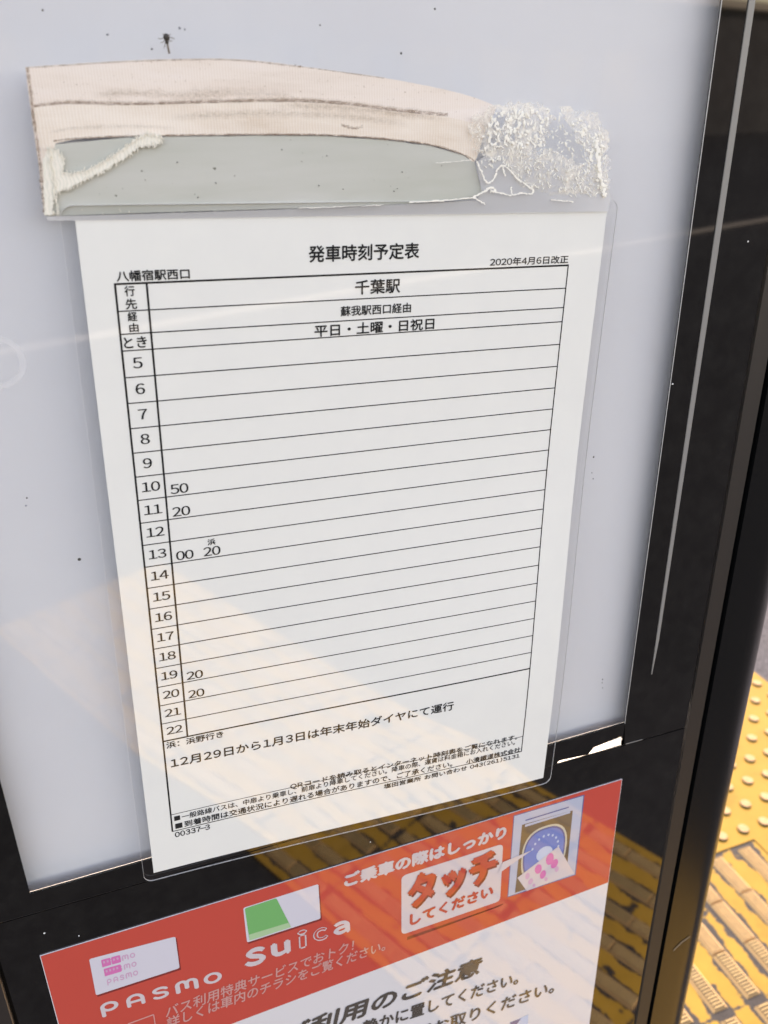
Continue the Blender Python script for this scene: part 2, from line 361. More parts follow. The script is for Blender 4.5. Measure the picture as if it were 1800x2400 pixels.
# ------------------------------------------------------------------ the bus stop sign
sign = empty('bus_stop_sign', (0, .05, 0))
tag(sign, 'black framed bus stop sign with a glazed white notice panel and glossy dark border', 'bus stop sign')
Z = lambda z: z + H0
XL, XR = -.1838, .1988              # glass width
TOP = Z(.62); HX0, HX1, HZ0, HZ1 = -.1645, .1545, Z(-.1357), Z(.50)
SEAM = lambda x, d=0.0: Z(-.1480 - .0117 * (x + .15) + d)     # the joint between the two glasses slants a little
b = MB(); TH = .0012
def slab(b, pts, y0, y1, mi=0): b.prism([(x, y0, z) for x, z in pts], [(x, y1, z) for x, z in pts], mi)
slab(b, [(XL, SEAM(XL)), (HX0, SEAM(HX0)), (HX0, TOP), (XL, TOP)], 0, TH)
slab(b, [(HX1, SEAM(HX1)), (XR, SEAM(XR)), (XR, TOP), (HX1, TOP)], 0, TH)
slab(b, [(HX0, HZ1), (HX1, HZ1), (HX1, TOP), (HX0, TOP)], 0, TH)
tabpx = [(1303.5, 1792.5), (1311, 1783), (1379, 1768), (1392, 1752), (1456, 1726.5), (1463.5, 1743.5)]
tab = [(q.x, q.z) for q in PX(tabpx)]
bot = [(HX0, SEAM(HX0)), (tab[0][0], SEAM(tab[0][0]))] + tab[1:5] + [(tab[5][0], SEAM(tab[5][0])), (HX1, SEAM(HX1)), (HX1, HZ0), (HX0, HZ0)]
slab(b, bot, 0, TH)
b.build('upper_glass_border', M_BORDER, sign)
b = MB(); slab(b, [(XL, Z(-.80)), (XR, Z(-.80)), (XR, SEAM(XR, -.0007)), (XL, SEAM(XL, -.0007))], 0, TH); b.build('lower_glass_panel', M_BORDER, sign)
b = MB(); b.box(HX0 + .0002, HX1 - .0002, .0002, .0010, HZ0 + .0002, HZ1 - .0002)
o = b.build('window_pane', [M_PANE, clear_sheet('glass_rim', (.97, .98, .985), 0, 0)], sign)
for p in o.data.polygons: p.material_index = 0 if p.normal.y < -.9 else 1
b = MB(); b.box(-.180, .192, .009, .012, Z(-.1434), Z(.58)); b.build('white_panel', M_PANEL, sign)
b = MB(); slab(b, [(-.178, Z(-.1655)), (.118, Z(-.1655)), (.118, Z(-.184)), (.182, Z(-.184)), (.182, Z(-.120)), (-.178, Z(-.120))], .0225, .0245); b.build('opal_strip', M_DIFF, sign)
b = MB(); b.box(HX1 - .00035, HX1 - .00002, -.0001, .0001, HZ0, HZ1); b.build('edge_trim', M_TRIM, sign)
# grey strip on the right border, tapering out below
q = [(.1673, .55), (.1704, .55), (.1704, .1223), (.1695, -.083), (.1690, -.0905), (.1682, -.1050), (.1678, -.1050), (.1677, -.083), (.1673, .1223)]
b = MB(); slab(b, [(x, Z(z)) for x, z in q], -.0005, -.00002); b.build('grey_strip', M_ALU, sign)
# frame posts: seam, gasket, seam, rounded outer post; the same on both sides of the glass
def post_profile(s, cx):
    pts = [(.2143, .0), (.2325, .0)]
    pts += [(.2325 + .030 * sin(t), .030 - .030 * cos(t)) for t in [radians(a) for a in range(6, 91, 6)]] + [(.2625, .085), (.2143, .085)]
    return [((x if s > 0 else cx - x), y) for x, y in pts]
CX = XL + XR
for s in (1, -1):
    m_ = lambda x: x if s > 0 else CX - x
    b = MB(); pr = post_profile(s, CX)
    b.prism([(x, y, TOP + .02) for x, y in pr], [(x, y, .012) for x, y in pr])
    o = b.build('frame_post', M_FRAME, sign)
    for p in o.data.polygons: p.use_smooth = abs(p.normal.z) < .5
    o.data.set_sharp_from_angle(angle=radians(35))
    x0, x1 = sorted((m_(.2016), m_(.2115))); b = MB(); b.box(x0, x1, .0008, .05, Z(-.85), TOP); b.build('gasket', M_FRAMEIN, sign)
    x0, x1 = sorted((m_(.1990), m_(.2142))); b = MB(); b.box(x0, x1, .006, .052, Z(-.86), TOP); b.build('seam', M_SEAM, sign)
b = MB(); b.box(CX - .2142, .2142, .001, .08, TOP + .0005, TOP + .02); b.build('top_rail', M_FRAME, sign)
b = MB(); b.box(CX - .2142, .2142, .001, .08, Z(-.88), Z(-.8605)); b.build('bottom_rail', M_FRAME, sign)
b = MB(); b.box(CX - .30, .30, -.06, .16, .0085, .0118); b.build('base_plate', M_FRAME, sign)
b = MB()  # highlight along the glass joint, painted as thin grey strips
slab(b, [(.157, SEAM(.157)), (.1685, SEAM(.1685)), (.1685, SEAM(.1685, .0003)), (.157, SEAM(.157, .0006))], -.0002, -.00002); b.build('joint_highlight', M_ALU, sign)
b = MB(); slab(b, [(-.178, SEAM(-.178)), (-.113, SEAM(-.113)), (-.113, SEAM(-.113, .00012)), (-.178, SEAM(-.178, .00012))], -.0002, -.00002); b.build('joint_highlight', M_FRAMEIN, sign)
b = MB(); q = PX([(1578, 2227), (1598, 2207), (1617, 2194), (1618, 2195.5), (1599, 2209), (1579, 2228.5)], -.0004)
b.face(q); b.build('scratch', M_SCRATCH, sign)

# ------------------------------------------------------------------ lettering
_glyph = {}
def glyph(ch):
    if ch not in _glyph:
        cu = bpy.data.curves.new('g', 'FONT'); cu.body = ch; cu.size = 1; cu.resolution_u = 3
        ob = bpy.data.objects.new('g', cu); COL.objects.link(ob); bpy.context.view_layer.update()
        me = bpy.data.meshes.new_from_object(ob.evaluated_get(bpy.context.evaluated_depsgraph_get()))
        _glyph[ch] = ([(p.co.x, p.co.y) for p in me.vertices], [tuple(p.vertices) for p in me.polygons])
        bpy.data.objects.remove(ob); bpy.data.curves.remove(cu); bpy.data.meshes.remove(me)
    return _glyph[ch]
WIDE = {c: chr(ord(c) + 0xFEE0) for c in '0123456789ABCDEFGHIJKLMNOPQRSTUVWXYZabcdefghijklmnopqrstuvwxyz()-:!'}
def layout(s, adv=.66, digit_w=1.0):
    """glyph outlines on one line, unit em: ([(x, y)], [faces])"""
    vs, fs, x = [], [], 0.0
    for ch in s:
        if ch == ' ': x += .35; continue
        g, f = glyph(WIDE.get(ch, ch))
        if not g: x += 1; continue
        if ch in WIDE:
            a = adv if ch.isalnum() else .5
            xs = [p[0] for p in g]; c = (min(xs) + max(xs)) / 2
            if ch.isupper(): a = adv * 1.18
            g = [((p[0] - c) * digit_w + a / 2, p[1]) for p in g]
        else: a = 1.0
        b0 = len(vs); vs += [(p[0] + x, p[1]) for p in g]; fs += [tuple(i + b0 for i in q) for q in f]; x += a
    return vs, fs
def norm(vs):
    xs = [p[0] for p in vs]; ys = [p[1] for p in vs]; x0, x1, y0, y1 = min(xs), max(xs), min(ys), max(ys)
    return [((p[0] - x0) / (x1 - x0), (p[1] - y0) / (y1 - y0)) for p in vs]
def put(b, s, fn, bold=0.0, adv=.66, digit_w=1.0, step=.00003, mi=0, asp=1.0):
    """fn(a, c, k): world point for a across, c up (0..1 over the ink box), k the copy's layer"""
    vs, fs = layout(s, adv, digit_w); vs = norm(vs)
    offs = [(0, 0)] if not bold else [(0, 0), (bold, 0), (-bold, 0), (0, bold * asp), (0, -bold * asp)]
    for k, (dx, dy) in enumerate(offs):
        b.add([fn(p[0] + dx, p[1] + dy, k) for p in vs], fs, mi)
def flat(o_px, r_px, t_px, y):
    """frame on the poster: baseline start, baseline end and top start as pixels"""
    O, R, T = P(*o_px, y), P(*r_px, y), P(*t_px, y)
    return lambda a, c, k: O + (R - O) * a + (T - O) * c + Vector((0, -k * .00003, 0))

# ------------------------------------------------------------------ the timetable, a laminated A4 sheet
PA = -.0380816
def smooth(t): t = max(0.0, min(1.0, t)); return t * t * (3 - 2 * t)
def S(u, v, off=0.0):
    """(u, v) in mm on the sheet, off in m above it; the lower right corner lifts off the glass"""
    x, z = (u - 105) / 1000, (v - 148.5) / 1000
    X, Zz = x * cos(PA) - z * sin(PA), x * sin(PA) + z * cos(PA)
    y = -.0016
    t = (y - CP[1]) / -CP[1]
    X = CP[0] + (X - CP[0]) * t; Zz = CP[2] + (Zz - CP[2]) * t
    curl = .0052 * smooth(u / 215) * smooth((215 - v) / 175) - .0008 * smooth(v / 300) * smooth(u / 210)
    return Vector((X, y - curl - off, Zz + H0))
tt = empty('timetable', S(105, 0))
tag(tt, 'laminated white paper bus timetable with a ruled black grid taped to the glass', 'timetable')
def grid(b, u0, u1, v0, v1, nu, nv, off, mi=0):
    vs = [S(u0 + (u1 - u0) * i / nu, v0 + (v1 - v0) * j / nv, off) for j in range(nv + 1) for i in range(nu + 1)]
    b.add(vs, [(j * (nu + 1) + i, j * (nu + 1) + i + 1, (j + 1) * (nu + 1) + i + 1, (j + 1) * (nu + 1) + i) for j in range(nv) for i in range(nu)], mi)
b = MB(); grid(b, 0, 210, 0, 297, 30, 40, .0003); nfr = len(b.f); grid(b, 210, 0, 0, 297, 30, 40, 0)
e_ = [(0, v_) for v_ in range(0, 298, 27)] ; e2 = [(210, v_) for v_ in range(297, -1, -27)]
edge = e_ + [(u_, 297) for u_ in range(21, 210, 21)] + e2 + [(u_, 0) for u_ in range(189, 0, -21)]; n = len(edge)
b.add([S(u, v, .0003) for u, v in edge] + [S(u, v, 0) for u, v in edge], [(i, (i + 1) % n, n + (i + 1) % n, n + i) for i in range(n)])
paper = b.build('paper_sheet', M_PAPER, tt, smooth=False, fix=False)
for p in paper.data.polygons: p.use_smooth = p.index < nfr * 2
# laminate margin: a clear rim round the sheet, corners rounded
def rim(m0):
    E0, E1, F0, F1, r = -m0, 210 + m0 + .4, -m0 - .2, 297 + m0, 4.5
    pts = []
    for (cx, cy, a0_) in ((E1 - r, F1 - r, 0), (E0 + r, F1 - r, 90), (E0 + r, F0 + r, 180), (E1 - r, F0 + r, 270)):
        for k in range(7): t = radians(a0_ + 15 * k); pts.append((cx + r * cos(t), cy + r * sin(t)))
    out = []
    for i, p in enumerate(pts):
        q = pts[(i + 1) % len(pts)]; n = max(1, int(math.hypot(q[0] - p[0], q[1] - p[1]) / 10))
        out += [(p[0] + (q[0] - p[0]) * k / n, p[1] + (q[1] - p[1]) * k / n) for k in range(n)]
    return out
ro = rim(4.6); ri = [(max(0.05, min(209.95, u)), max(0.05, min(296.95, v))) for u, v in ro]
b = MB(); n = len(ro)
b.add([S(u, v, .0003) for u, v in ro] + [S(u, v, .0003) for u, v in ri], [(i, (i + 1) % n, n + (i + 1) % n, n + i) for i in range(n)])
film = b.build('laminate_margin', M_FILM, tt, fix=False)
M_FEDGE = mat('laminate_edge', (.66, .66, .67), rough=.3, spec=.6)
rr = rim(4.68)
b = MB(); b.add([S(u, v, .00032) for u, v in ro] + [S(u, v, .00032) for u, v in rr] + [S(u, v, -.0003) for u, v in rr],
                [(i, (i + 1) % n, n + (i + 1) % n, n + i) for i in range(n)] + [(n + i, n + (i + 1) % n, 2 * n + (i + 1) % n, 2 * n + i) for i in range(n)])
b.build('laminate_edge', M_FEDGE, tt, fix=False)

INK = .00036
rl = MB()
def hline(u0, u1, v, w_, off=INK): grid(rl, u0, u1, v - w_ / 2, v + w_ / 2, 30, 1, off)
def vline(u, v0, v1, w_, off=INK + .00002): grid(rl, u - w_ / 2, u + w_ / 2, v0, v1, 1, 40, off)
UL, UD, UR = 10.6, 21.35, 194.0
rows = [275.55, 266.1, 257.95, 251.9, 242.05] + [242.05 - 9.79 * i for i in range(1, 18)]
rows[-1] = 75.8
for i, r_ in enumerate(rows):
    hline(UL, UR, r_, .72 if i in (0, len(rows) - 1) else .44)
hline(UL, UR, 32.95, .34); hline(UL, UR, 22.8, .44)
vline(UL, 22.6, 275.9, .74); vline(UR, 22.6, 275.9, .52); vline(UD, 75.6, 275.7, .74)
rl.build('table_rules', M_INK, paper, fix=False)
tx = MB()
def T(s, u0, u1, v0, v1, bold=0.0, adv=.66, dw=1.0):
    put(tx, s, lambda a, c, k: S(u0 + (u1 - u0) * a, v0 + (v1 - v0) * c, INK + .00005 + k * .000015), (bold + .045) / (u1 - u0), adv, dw, asp=(u1 - u0) / (v1 - v0))
T('発車時刻予定表', 80.9, 125.5, 280.6, 286.5, .10)
T('2020年4月6日改正', 157, 193.6, 276.5, 279.6, .03, .6)
T('八幡宿駅西口', 11.4, 36.5, 276.4, 280.0, .05)
for ch, (u0, u1, v0, v1) in {'行': (13.6, 17.0, 271.3, 274.8), '先': (13.5, 17.3, 266.7, 270.3), '経': (13.8, 17.0, 262.5, 265.7), '由': (14.0, 17.1, 258.6, 261.7)}.items(): T(ch, u0, u1, v0, v1, .04)
T('とき', 11.6, 19.5, 252.8, 256.8, .05)
T('千葉駅', 99.3, 117.9, 267.8, 273.2, .08)
T('蘇我駅西口経由', 93.4, 122.9, 259.8, 263.6, .04)
T('平日・土曜・日祝日', 82.8, 133.4, 252.4, 256.9, .07)
def digits(s, uc, v0, hgt=4.0, cell=3.55):
    for i, ch in enumerate(s):
        g, f = glyph(WIDE[ch]); ys = [p[1] for p in g]; xs = [p[0] for p in g]; c = (min(xs) + max(xs)) / 2
        k = hgt / .745; ku = 6.15
        for j, d in enumerate((0, .10, -.10)):
            tx.add([S(uc + (i - (len(s) - 1) / 2) * cell + (p[0] - c) * ku + d, v0 + (p[1] - 0.0) * k, INK + .00005 + j * .000015) for p in g], f)
for h in range(5, 23): digits(str(h), 15.65 if h < 10 else 16.05, rows[h - 1] + 3.25)
base = lambda h: rows[h - 1] + 1.0
for h, s, uc in ((10, '50', 26.8), (11, '20', 26.8), (13, '00', 26.8), (13, '20', 37.8), (19, '20', 26.8), (20, '20', 26.8)): digits(s, uc, base(h))
T('浜', 36.3, 39.4, 169.5, 172.2, .03)
T('浜：浜野行き', 11.9, 37.2, 71.5, 75.0, .03)
T('12月29日から1月3日は年末年始ダイヤにて運行', 13.0, 152.0, 60.2, 65.4, .06, .68)
T('QRコードを読み取るとインターネット時刻表をご覧になれます。', 67.7, 190.5, 31.6, 35.3, .03)
T('■一般路線バスは、中扉より乗車し、前扉より降車してください。降車の際、運賃は料金箱にお入れください。', 12.0, 189.5, 28.6, 32.0)
T('■到着時間は交通状況により遅れる場合がありますので、ご了承ください。', 12.2, 153.5, 23.7, 27.4, .03)
T('小湊鐵道株式会社', 161.5, 193.2, 22.9, 26.2, .03)
T('塩田営業所 お問い合わせ 043(261)5131', 116.0, 193.2, 18.9, 22.0, .03, .62)
T('00337-3', 11.6, 27.9, 18.8, 21.9, .03, .7, 1.1)
tx.build('printed_text', M_INK, paper, fix=False)

# ------------------------------------------------------------------ tape remnants above the timetable
def ragged(px, amp, step=6, seed=1):
    rng = random.Random(seed); out = []
    for i, p in enumerate(px):
        q = px[(i + 1) % len(px)]; d = math.hypot(q[0] - p[0], q[1] - p[1]); n = max(1, int(d / step))
        nx, ny = -(q[1] - p[1]) / (d + 1e-9), (q[0] - p[0]) / (d + 1e-9)
        for k in range(n):
            t = k / n; j = 0 if k == 0 else rng.uniform(-amp, amp)
            out.append((p[0] + (q[0] - p[0]) * t + nx * j, p[1] + (q[1] - p[1]) * t + ny * j))
    return out
def spline(px, n=8):
    out = []
    for i in range(len(px) - 1):
        p0, p1, p2, p3 = px[max(0, i - 1)], px[i], px[i + 1], px[min(len(px) - 1, i + 2)]
        for k in range(n):
            t = k / n
            out.append(tuple(.5 * (2 * p1[c] + (p2[c] - p0[c]) * t + (2 * p0[c] - 5 * p1[c] + 4 * p2[c] - p3[c]) * t * t + (3 * p1[c] - p0[c] - 3 * p2[c] + p3[c]) * t ** 3) for c in (0, 1)))
    return out + [px[-1]]
def plate(px, y0, y1):
    b = MB(); b.prism(PX(px, y0), [Vector((q.x, y1, q.z)) for q in PX(px, y0)]); return b
M_CLOTH2 = mat('aged_cloth_tape_cream', (.76, .66, .56), rough=.75, spec=.3)
v = coords(M_CLOTH2, (22, 1, 70)); setcol(M_CLOTH2, ramp(M_CLOTH2, noise(M_CLOTH2, v, 1.0, 6, .7, .4), [(.26, (.66, .55, .46)), (.45, (.75, .655, .575)), (.65, (.81, .73, .66))]))
v = coords(M_CLOTH2); wv = N(M_CLOTH2, 'ShaderNodeTexWave', wave_type='BANDS', bands_direction='X'); wv.inputs['Scale'].default_value = 300
wv.inputs['Distortion'].default_value = 2.5; wv.inputs['Detail'].default_value = 2; L(M_CLOTH2, v, wv.inputs[0])
wz = N(M_CLOTH2, 'ShaderNodeTexWave', wave_type='BANDS', bands_direction='Z'); wz.inputs['Scale'].default_value = 420; wz.inputs['Distortion'].default_value = 3; L(M_CLOTH2, v, wz.inputs[0])
c_ = bsdf(M_CLOTH2).inputs['Base Color'].links[0].from_socket
setcol(M_CLOTH2, mixc(M_CLOTH2, .13, c_, math_(M_CLOTH2, 'MULTIPLY', wv.outputs['Fac'], math_(M_CLOTH2, 'ADD', .6, math_(M_CLOTH2, 'MULTIPLY', wz.outputs['Fac'], .5))), 'OVERLAY')); bump(M_CLOTH2, wv.outputs['Fac'], .18, .0002)
topc = spline([(59, 157), (150, 151), (280, 143), (420, 138), (560, 139), (690, 153), (800, 168), (900, 182), (1030, 207), (1110, 228), (1165, 250)])
lowc = spline([(1130, 330), (1112, 378), (1085, 362), (1010, 340), (900, 326), (760, 317), (600, 316), (450, 318), (300, 320), (190, 325), (130, 336)])
cloth = empty('cloth_tape', P(400, 320, -.001))
tag(cloth, 'torn peach cloth tape with dirty brown edges curving across the top of the white panel', 'tape')
body = ragged([(59, 157)] + topc[1:] + lowc + [(122, 360), (112, 420), (118, 470), (110, 504), (104, 506), (92, 400), (74, 270)], .7, 7, 2)
plate(body, -.0012, -.0003).build('tape_backing', M_CLOTH, cloth)
upl = spline([(76, 252), (160, 246), (300, 247), (430, 245), (560, 241), (700, 241), (820, 248), (920, 262), (1050, 275), (1120, 292)])
plate(ragged(upl + lowc + [(118, 370), (100, 372)], .8, 7, 31), -.00126, -.00121).build('cream_fold', M_CLOTH2, cloth)
fr = MB()
def frag(px, amp, seed, y0=-.0019, y1=-.00125):
    q = ragged(px, amp, 5, seed); fr.prism(PX(q, y0), [Vector((a.x, y1, a.z)) for a in PX(q, y0)])
frag([(112, 345), (136, 352), (150, 375), (146, 402), (170, 408), (205, 398), (245, 378), (285, 350), (318, 325), (345, 313), (378, 318), (376, 336), (352, 342), (328, 344), (290, 372), (240, 402), (200, 422), (165, 440), (132, 452), (124, 470), (122, 498), (138, 502), (105, 505), (102, 440), (100, 380)], 1.6, 5)
rng = random.Random(8)
outl = ragged([(112, 345), (136, 352), (150, 375), (146, 402), (170, 408), (205, 398), (245, 378), (285, 350), (318, 325), (345, 313), (378, 318), (376, 336), (352, 342), (328, 344), (290, 372), (240, 402), (200, 422), (165, 440), (132, 452), (124, 470), (122, 498), (138, 502)], 2, 3.2, 9)
def tuft(b, x, y, l_, w_, a, yy):
    pts = [(x + l_ * rng.uniform(.7, 1.2) * cos(t) * sin(a) + w_ * sin(t) * cos(a), y + l_ * rng.uniform(.7, 1.2) * cos(t) * cos(a) - w_ * sin(t) * sin(a)) for t in [2 * pi * i / 6 for i in range(6)]]
    f = PX(pts, yy); b.prism(f, [q + Vector((0, .0005, 0)) for q in f])
for i, (x, y) in enumerate(outl): tuft(fr, x + rng.uniform(-3, 3), y + rng.uniform(-3, 3), rng.uniform(2.5, 7), rng.uniform(.6, 1.5), rng.gauss(.1, .35), -.0021 - i * 1e-6)
for i in range(26): tuft(fr, rng.uniform(120, 1100), 496 - i * .2 + rng.uniform(-3, 3) if rng.random() < .4 else rng.uniform(494, 503), rng.uniform(1, 4), rng.uniform(.5, 1.2), rng.gauss(.1, .4), -.0023 - i * 1e-6) if rng.random() < .6 else None
fr.build('frayed_scrim', M_FRAY, cloth)
# brown dirt lines where the adhesive collected dust
def ribbon(b, px, wd, y, seed):
    rng = random.Random(seed); q = spline(px, 10); n = len(q); a, c = [], []
    for p in q:
        k = wd * rng.uniform(.45, 1.15); a.append(P(p[0], p[1] - k / 2, y)); c.append(P(p[0], p[1] + k / 2, y))
    b.add(a + c, [(i, i + 1, n + i + 1, n + i) for i in range(n - 1)])
def smear(paths, name):
    b = MB(); fade = []
    for px, wd, y, st, seed in paths:
        rng = random.Random(seed); q = spline(px, 10); n = len(q); rows = [[], [], []]
        for i, p in enumerate(q):
            k = wd * rng.uniform(.7, 1.2); e_ = min(1, i / 6, (n - 1 - i) / 6)
            for r_, o_ in enumerate((-.5, 0, .5)): rows[r_].append((P(p[0], p[1] + o_ * k, y), st * e_ * (1 if r_ == 1 else 0)))
        for r_ in rows: fade += [t[1] for t in r_]
        b.add([t[0] for r_ in rows for t in r_], [(r_ * n + i, r_ * n + i + 1, (r_ + 1) * n + i + 1, (r_ + 1) * n + i) for r_ in range(2) for i in range(n - 1)])
    o = b.build(name, M_SMEAR, cloth, fix=False); a = o.data.attributes.new('fade', 'FLOAT', 'POINT'); a.data.foreach_set('value', fade); return o
smear([([(76, 246), (160, 238), (300, 241), (430, 238), (560, 234), (700, 233), (820, 241), (920, 254), (1050, 266)], 14, -.00141, .9, 3),
       ([(215, 225), (300, 218), (400, 222), (540, 226)], 26, -.00142, .7, 4), ([(440, 214), (520, 216), (640, 222), (700, 230)], 30, -.00143, .55, 14),
       ([(640, 248), (760, 250), (900, 262), (1050, 280)], 22, -.00144, .8, 24), ([(400, 276), (520, 268), (640, 266), (800, 272), (960, 290)], 26, -.00145, .65, 6),
       ([(110, 312), (180, 300), (300, 296), (420, 300)], 14, -.00146, .5, 16), ([(66, 170), (76, 240), (88, 320), (100, 420), (108, 500)], 22, -.00147, .5, 26)], 'dust_smears')
db = MB()
ribbon(db, [(76, 248), (160, 240), (300, 243), (430, 240), (560, 236), (700, 235), (820, 243), (920, 256), (1050, 268)], 6.5, -.00128, 3)
ribbon(db, [(80, 250), (160, 243), (300, 245), (430, 242), (560, 239), (700, 238), (820, 246), (920, 259), (1050, 272)], 3.2, -.00131, 23)
ribbon(db, [(125, 330), (180, 324), (300, 319), (450, 316), (600, 315), (760, 316), (900, 325), (1010, 339), (1085, 361), (1112, 377)], 5, -.00134, 7)
ribbon(db, [(125, 331), (180, 325), (300, 320), (450, 317), (600, 316), (760, 317), (900, 326), (1010, 340), (1085, 362)], 4, -.00136, 17)
ribbon(db, [(60, 159), (150, 153), (280, 145), (420, 140), (560, 141), (690, 155)], 4, -.00137, 8)
ribbon(db, [(690, 154), (800, 169), (900, 183)], 2.5, -.00137, 18)
ribbon(db, [(690, 153), (700, 156), (706, 155)], 7, -.0014, 19)
ribbon(db, [(800, 293), (830, 300), (850, 296)], 8, -.00138, 9)
def vribbon(b, px, wd, y, seed):
    rng = random.Random(seed); q = spline(px, 12); n = len(q); a, c = [], []
    for p in q:
        k = wd * rng.uniform(.4, 1.2); a.append(P(p[0] - k / 2, p[1], y)); c.append(P(p[0] + k / 2, p[1], y))
    b.add(a + c, [(i, i + 1, n + i + 1, n + i) for i in range(n - 1)])
vribbon(db, [(64, 160), (72, 220), (80, 290), (92, 370), (98, 440), (106, 503)], 9, -.00139, 10)
vribbon(db, [(70, 200), (76, 260), (84, 310), (96, 400)], 6, -.00195, 11)
db.build('dirt_lines', M_DIRT, cloth, fix=False)

band = [(118, 340)] + [(130, 338), (300, 322), (600, 318), (760, 319), (900, 328), (1010, 342), (1085, 364), (1112, 380), (1122, 420), (1130, 448), (1110, 466), (950, 478), (760, 486), (500, 494), (300, 500), (108, 507)]
o = plate(ragged(band, .6, 8, 12), -.0011, -.0004).build('adhesive_tape', M_GREYTAPE)
tag(o, 'grey green strip of old adhesive tape under the peach cloth tape above the timetable', 'tape')
# clear tail of the same tape, and its bottom margin over the top of the laminate
b = MB(); q = [(1130, 452), (1112, 470), (800, 486), (400, 499), (108, 508), (112, 517), (176, 517), (700, 508), (1424, 496), (1432, 462), (1425, 430), (1300, 380), (1180, 330), (1116, 382)]
b.face(PX(q, -.0024)); o = b.build('clear_tape', M_MILKY, fix=False)
tag(o, 'clear tape strip holding the top edge of the laminated timetable to the glass', 'tape')
# shredded white residue at the right end
gb = MB()
for i, q in enumerate(([(1095, 300), (1120, 262), (1170, 244), (1260, 238), (1300, 270), (1280, 340), (1200, 372), (1120, 366)], [(1310, 250), (1400, 262), (1426, 320), (1430, 440), (1414, 466), (1390, 440), (1370, 360)], [(1180, 372), (1290, 350), (1390, 400), (1400, 455), (1290, 460), (1215, 430)])):
    gb.face(PX(ragged(q, 7, 9, 40 + i), -.0025 - i * .00002))
rs = MB(); rng = random.Random(21)
def inside(p, poly):
    c = False
    for i in range(len(poly)):
        a, d = poly[i], poly[i - 1]
        if (a[1] > p[1]) != (d[1] > p[1]) and p[0] < (d[0] - a[0]) * (p[1] - a[1]) / (d[1] - a[1] + 1e-9) + a[0]: c = not c
    return c
zone = [(1108, 340), (1125, 300), (1160, 262), (1230, 250), (1330, 262), (1405, 300), (1425, 360), (1428, 440), (1415, 462), (1350, 462), (1240, 440), (1190, 392), (1140, 392)]
zone2 = [(1150, 262), (1290, 262), (1270, 345), (1140, 350)]; zone3 = [(1330, 250), (1412, 270), (1424, 450), (1405, 455), (1380, 360)]
def fleck(x, y, l_, w_, a, yy):
    ca, sa_ = cos(a), sin(a); pts = []
    for i in range(6):
        t = 2 * pi * i / 6; k = rng.uniform(.6, 1.25)
        pts.append((x + l_ * k * cos(t) * sa_ + w_ * k * sin(t) * ca, y + l_ * k * cos(t) * ca - w_ * k * sin(t) * sa_))
    f = PX(pts, yy); rs.prism(f, [q + Vector((0, .00035, 0)) for q in f], 0)
cnt = 0
while cnt < 620:
    p = (rng.uniform(1100, 1430), rng.uniform(250, 468))
    if not inside(p, zone): continue
    heavy = inside(p, zone2) or inside(p, zone3)
    if not heavy and rng.random() < .25: continue
    col = round(p[0] / 7.5) * 7.5 + rng.uniform(-3, 3)
    fleck(col, p[1], rng.uniform(1.2, 6.5) * (1.3 if heavy else 1), rng.uniform(.5, 1.7) * (2.2 if heavy else 1), rng.gauss(.12, .55), -.0027 - cnt * .0000012)
    cnt += 1
def cord(px, wd, yy=-.0036, jit=2.0):
    q = spline(px, 7)
    for i in range(len(q) - 1):
        a, c_ = q[i], q[i + 1]; x, y = (a[0] + c_[0]) / 2 + rng.uniform(-jit, jit) * .4, (a[1] + c_[1]) / 2 + rng.uniform(-jit, jit) * .4
        fleck(x, y, math.hypot(c_[0] - a[0], c_[1] - a[1]) * .8 + .6, wd * rng.uniform(.6, 1.3), math.atan2(c_[0] - a[0], c_[1] - a[1]), yy - i * .000003)
cord([(1118, 378), (1128, 400), (1142, 428), (1158, 420), (1166, 398), (1178, 388), (1195, 398), (1212, 418), (1232, 432), (1250, 446), (1244, 455), (1222, 453), (1198, 458), (1178, 454), (1150, 446)], 1.8)
cord([(1178, 390), (1184, 412)], 1.6); cord([(1110, 462), (1130, 452), (1150, 440), (1162, 446), (1150, 450)], 2.6); cord([(1200, 455), (1198, 438)], 1.5)
cord([(960, 474), (1040, 470), (1105, 464), (1122, 470), (1136, 478)], 1.6); cord([(1292, 469), (1335, 472), (1344, 474)], 1.4)
cord([(1400, 330), (1405, 400), (1415, 440), (1420, 460)], 4.5, -.004, 6); cord([(1022, 382), (1070, 378), (1106, 375)], .7)
cord([(900, 480), (820, 484), (700, 488)], .8)
o = rs.build('tape_residue', M_FIBRE, fix=False); gb.build('glue_film', M_GLUE, o, fix=False)
tag(o, 'shredded white adhesive residue at the right end of the torn tape', 'tape residue')

# dead insect, dirt specks and a painted ring reflection on the glass
bug = MB()
def blob(b, px, py, rx, rz, y=-.0008, mi=0, ang=0):
    c_ = P(px, py, 0); s_ = .000155; n = 10
    vs = []
    for k in range(1, 5):
        t = pi / 2 * k / 4.0
        for i in range(n):
            a = 2 * pi * i / n; ex, ez = rx * sin(t) * cos(a), rz * sin(t) * sin(a)
            vs.append((c_.x + (ex * cos(ang) - ez * sin(ang)) * s_, y * cos(t) - .00002, c_.z + (ex * sin(ang) + ez * cos(ang)) * s_))
    b.face(vs[:n], mi)
    for k in range(3): b.add(vs[k * n:(k + 2) * n], [(i, (i + 1) % n, n + (i + 1) % n, n + i) for i in range(n)], mi)
def limb(b, pts, wd, mi=1, y=-.0006):
    for (x0, y0), (x1, y1) in zip(pts, pts[1:]):
        d = math.hypot(x1 - x0, y1 - y0); nx, ny = -(y1 - y0) / d * wd / 2, (x1 - x0) / d * wd / 2
        f = PX([(x0 + nx, y0 + ny), (x1 + nx, y1 + ny), (x1 - nx, y1 - ny), (x0 - nx, y0 - ny)], y); b.prism(f, [q + Vector((0, .0003, 0)) for q in f], mi)
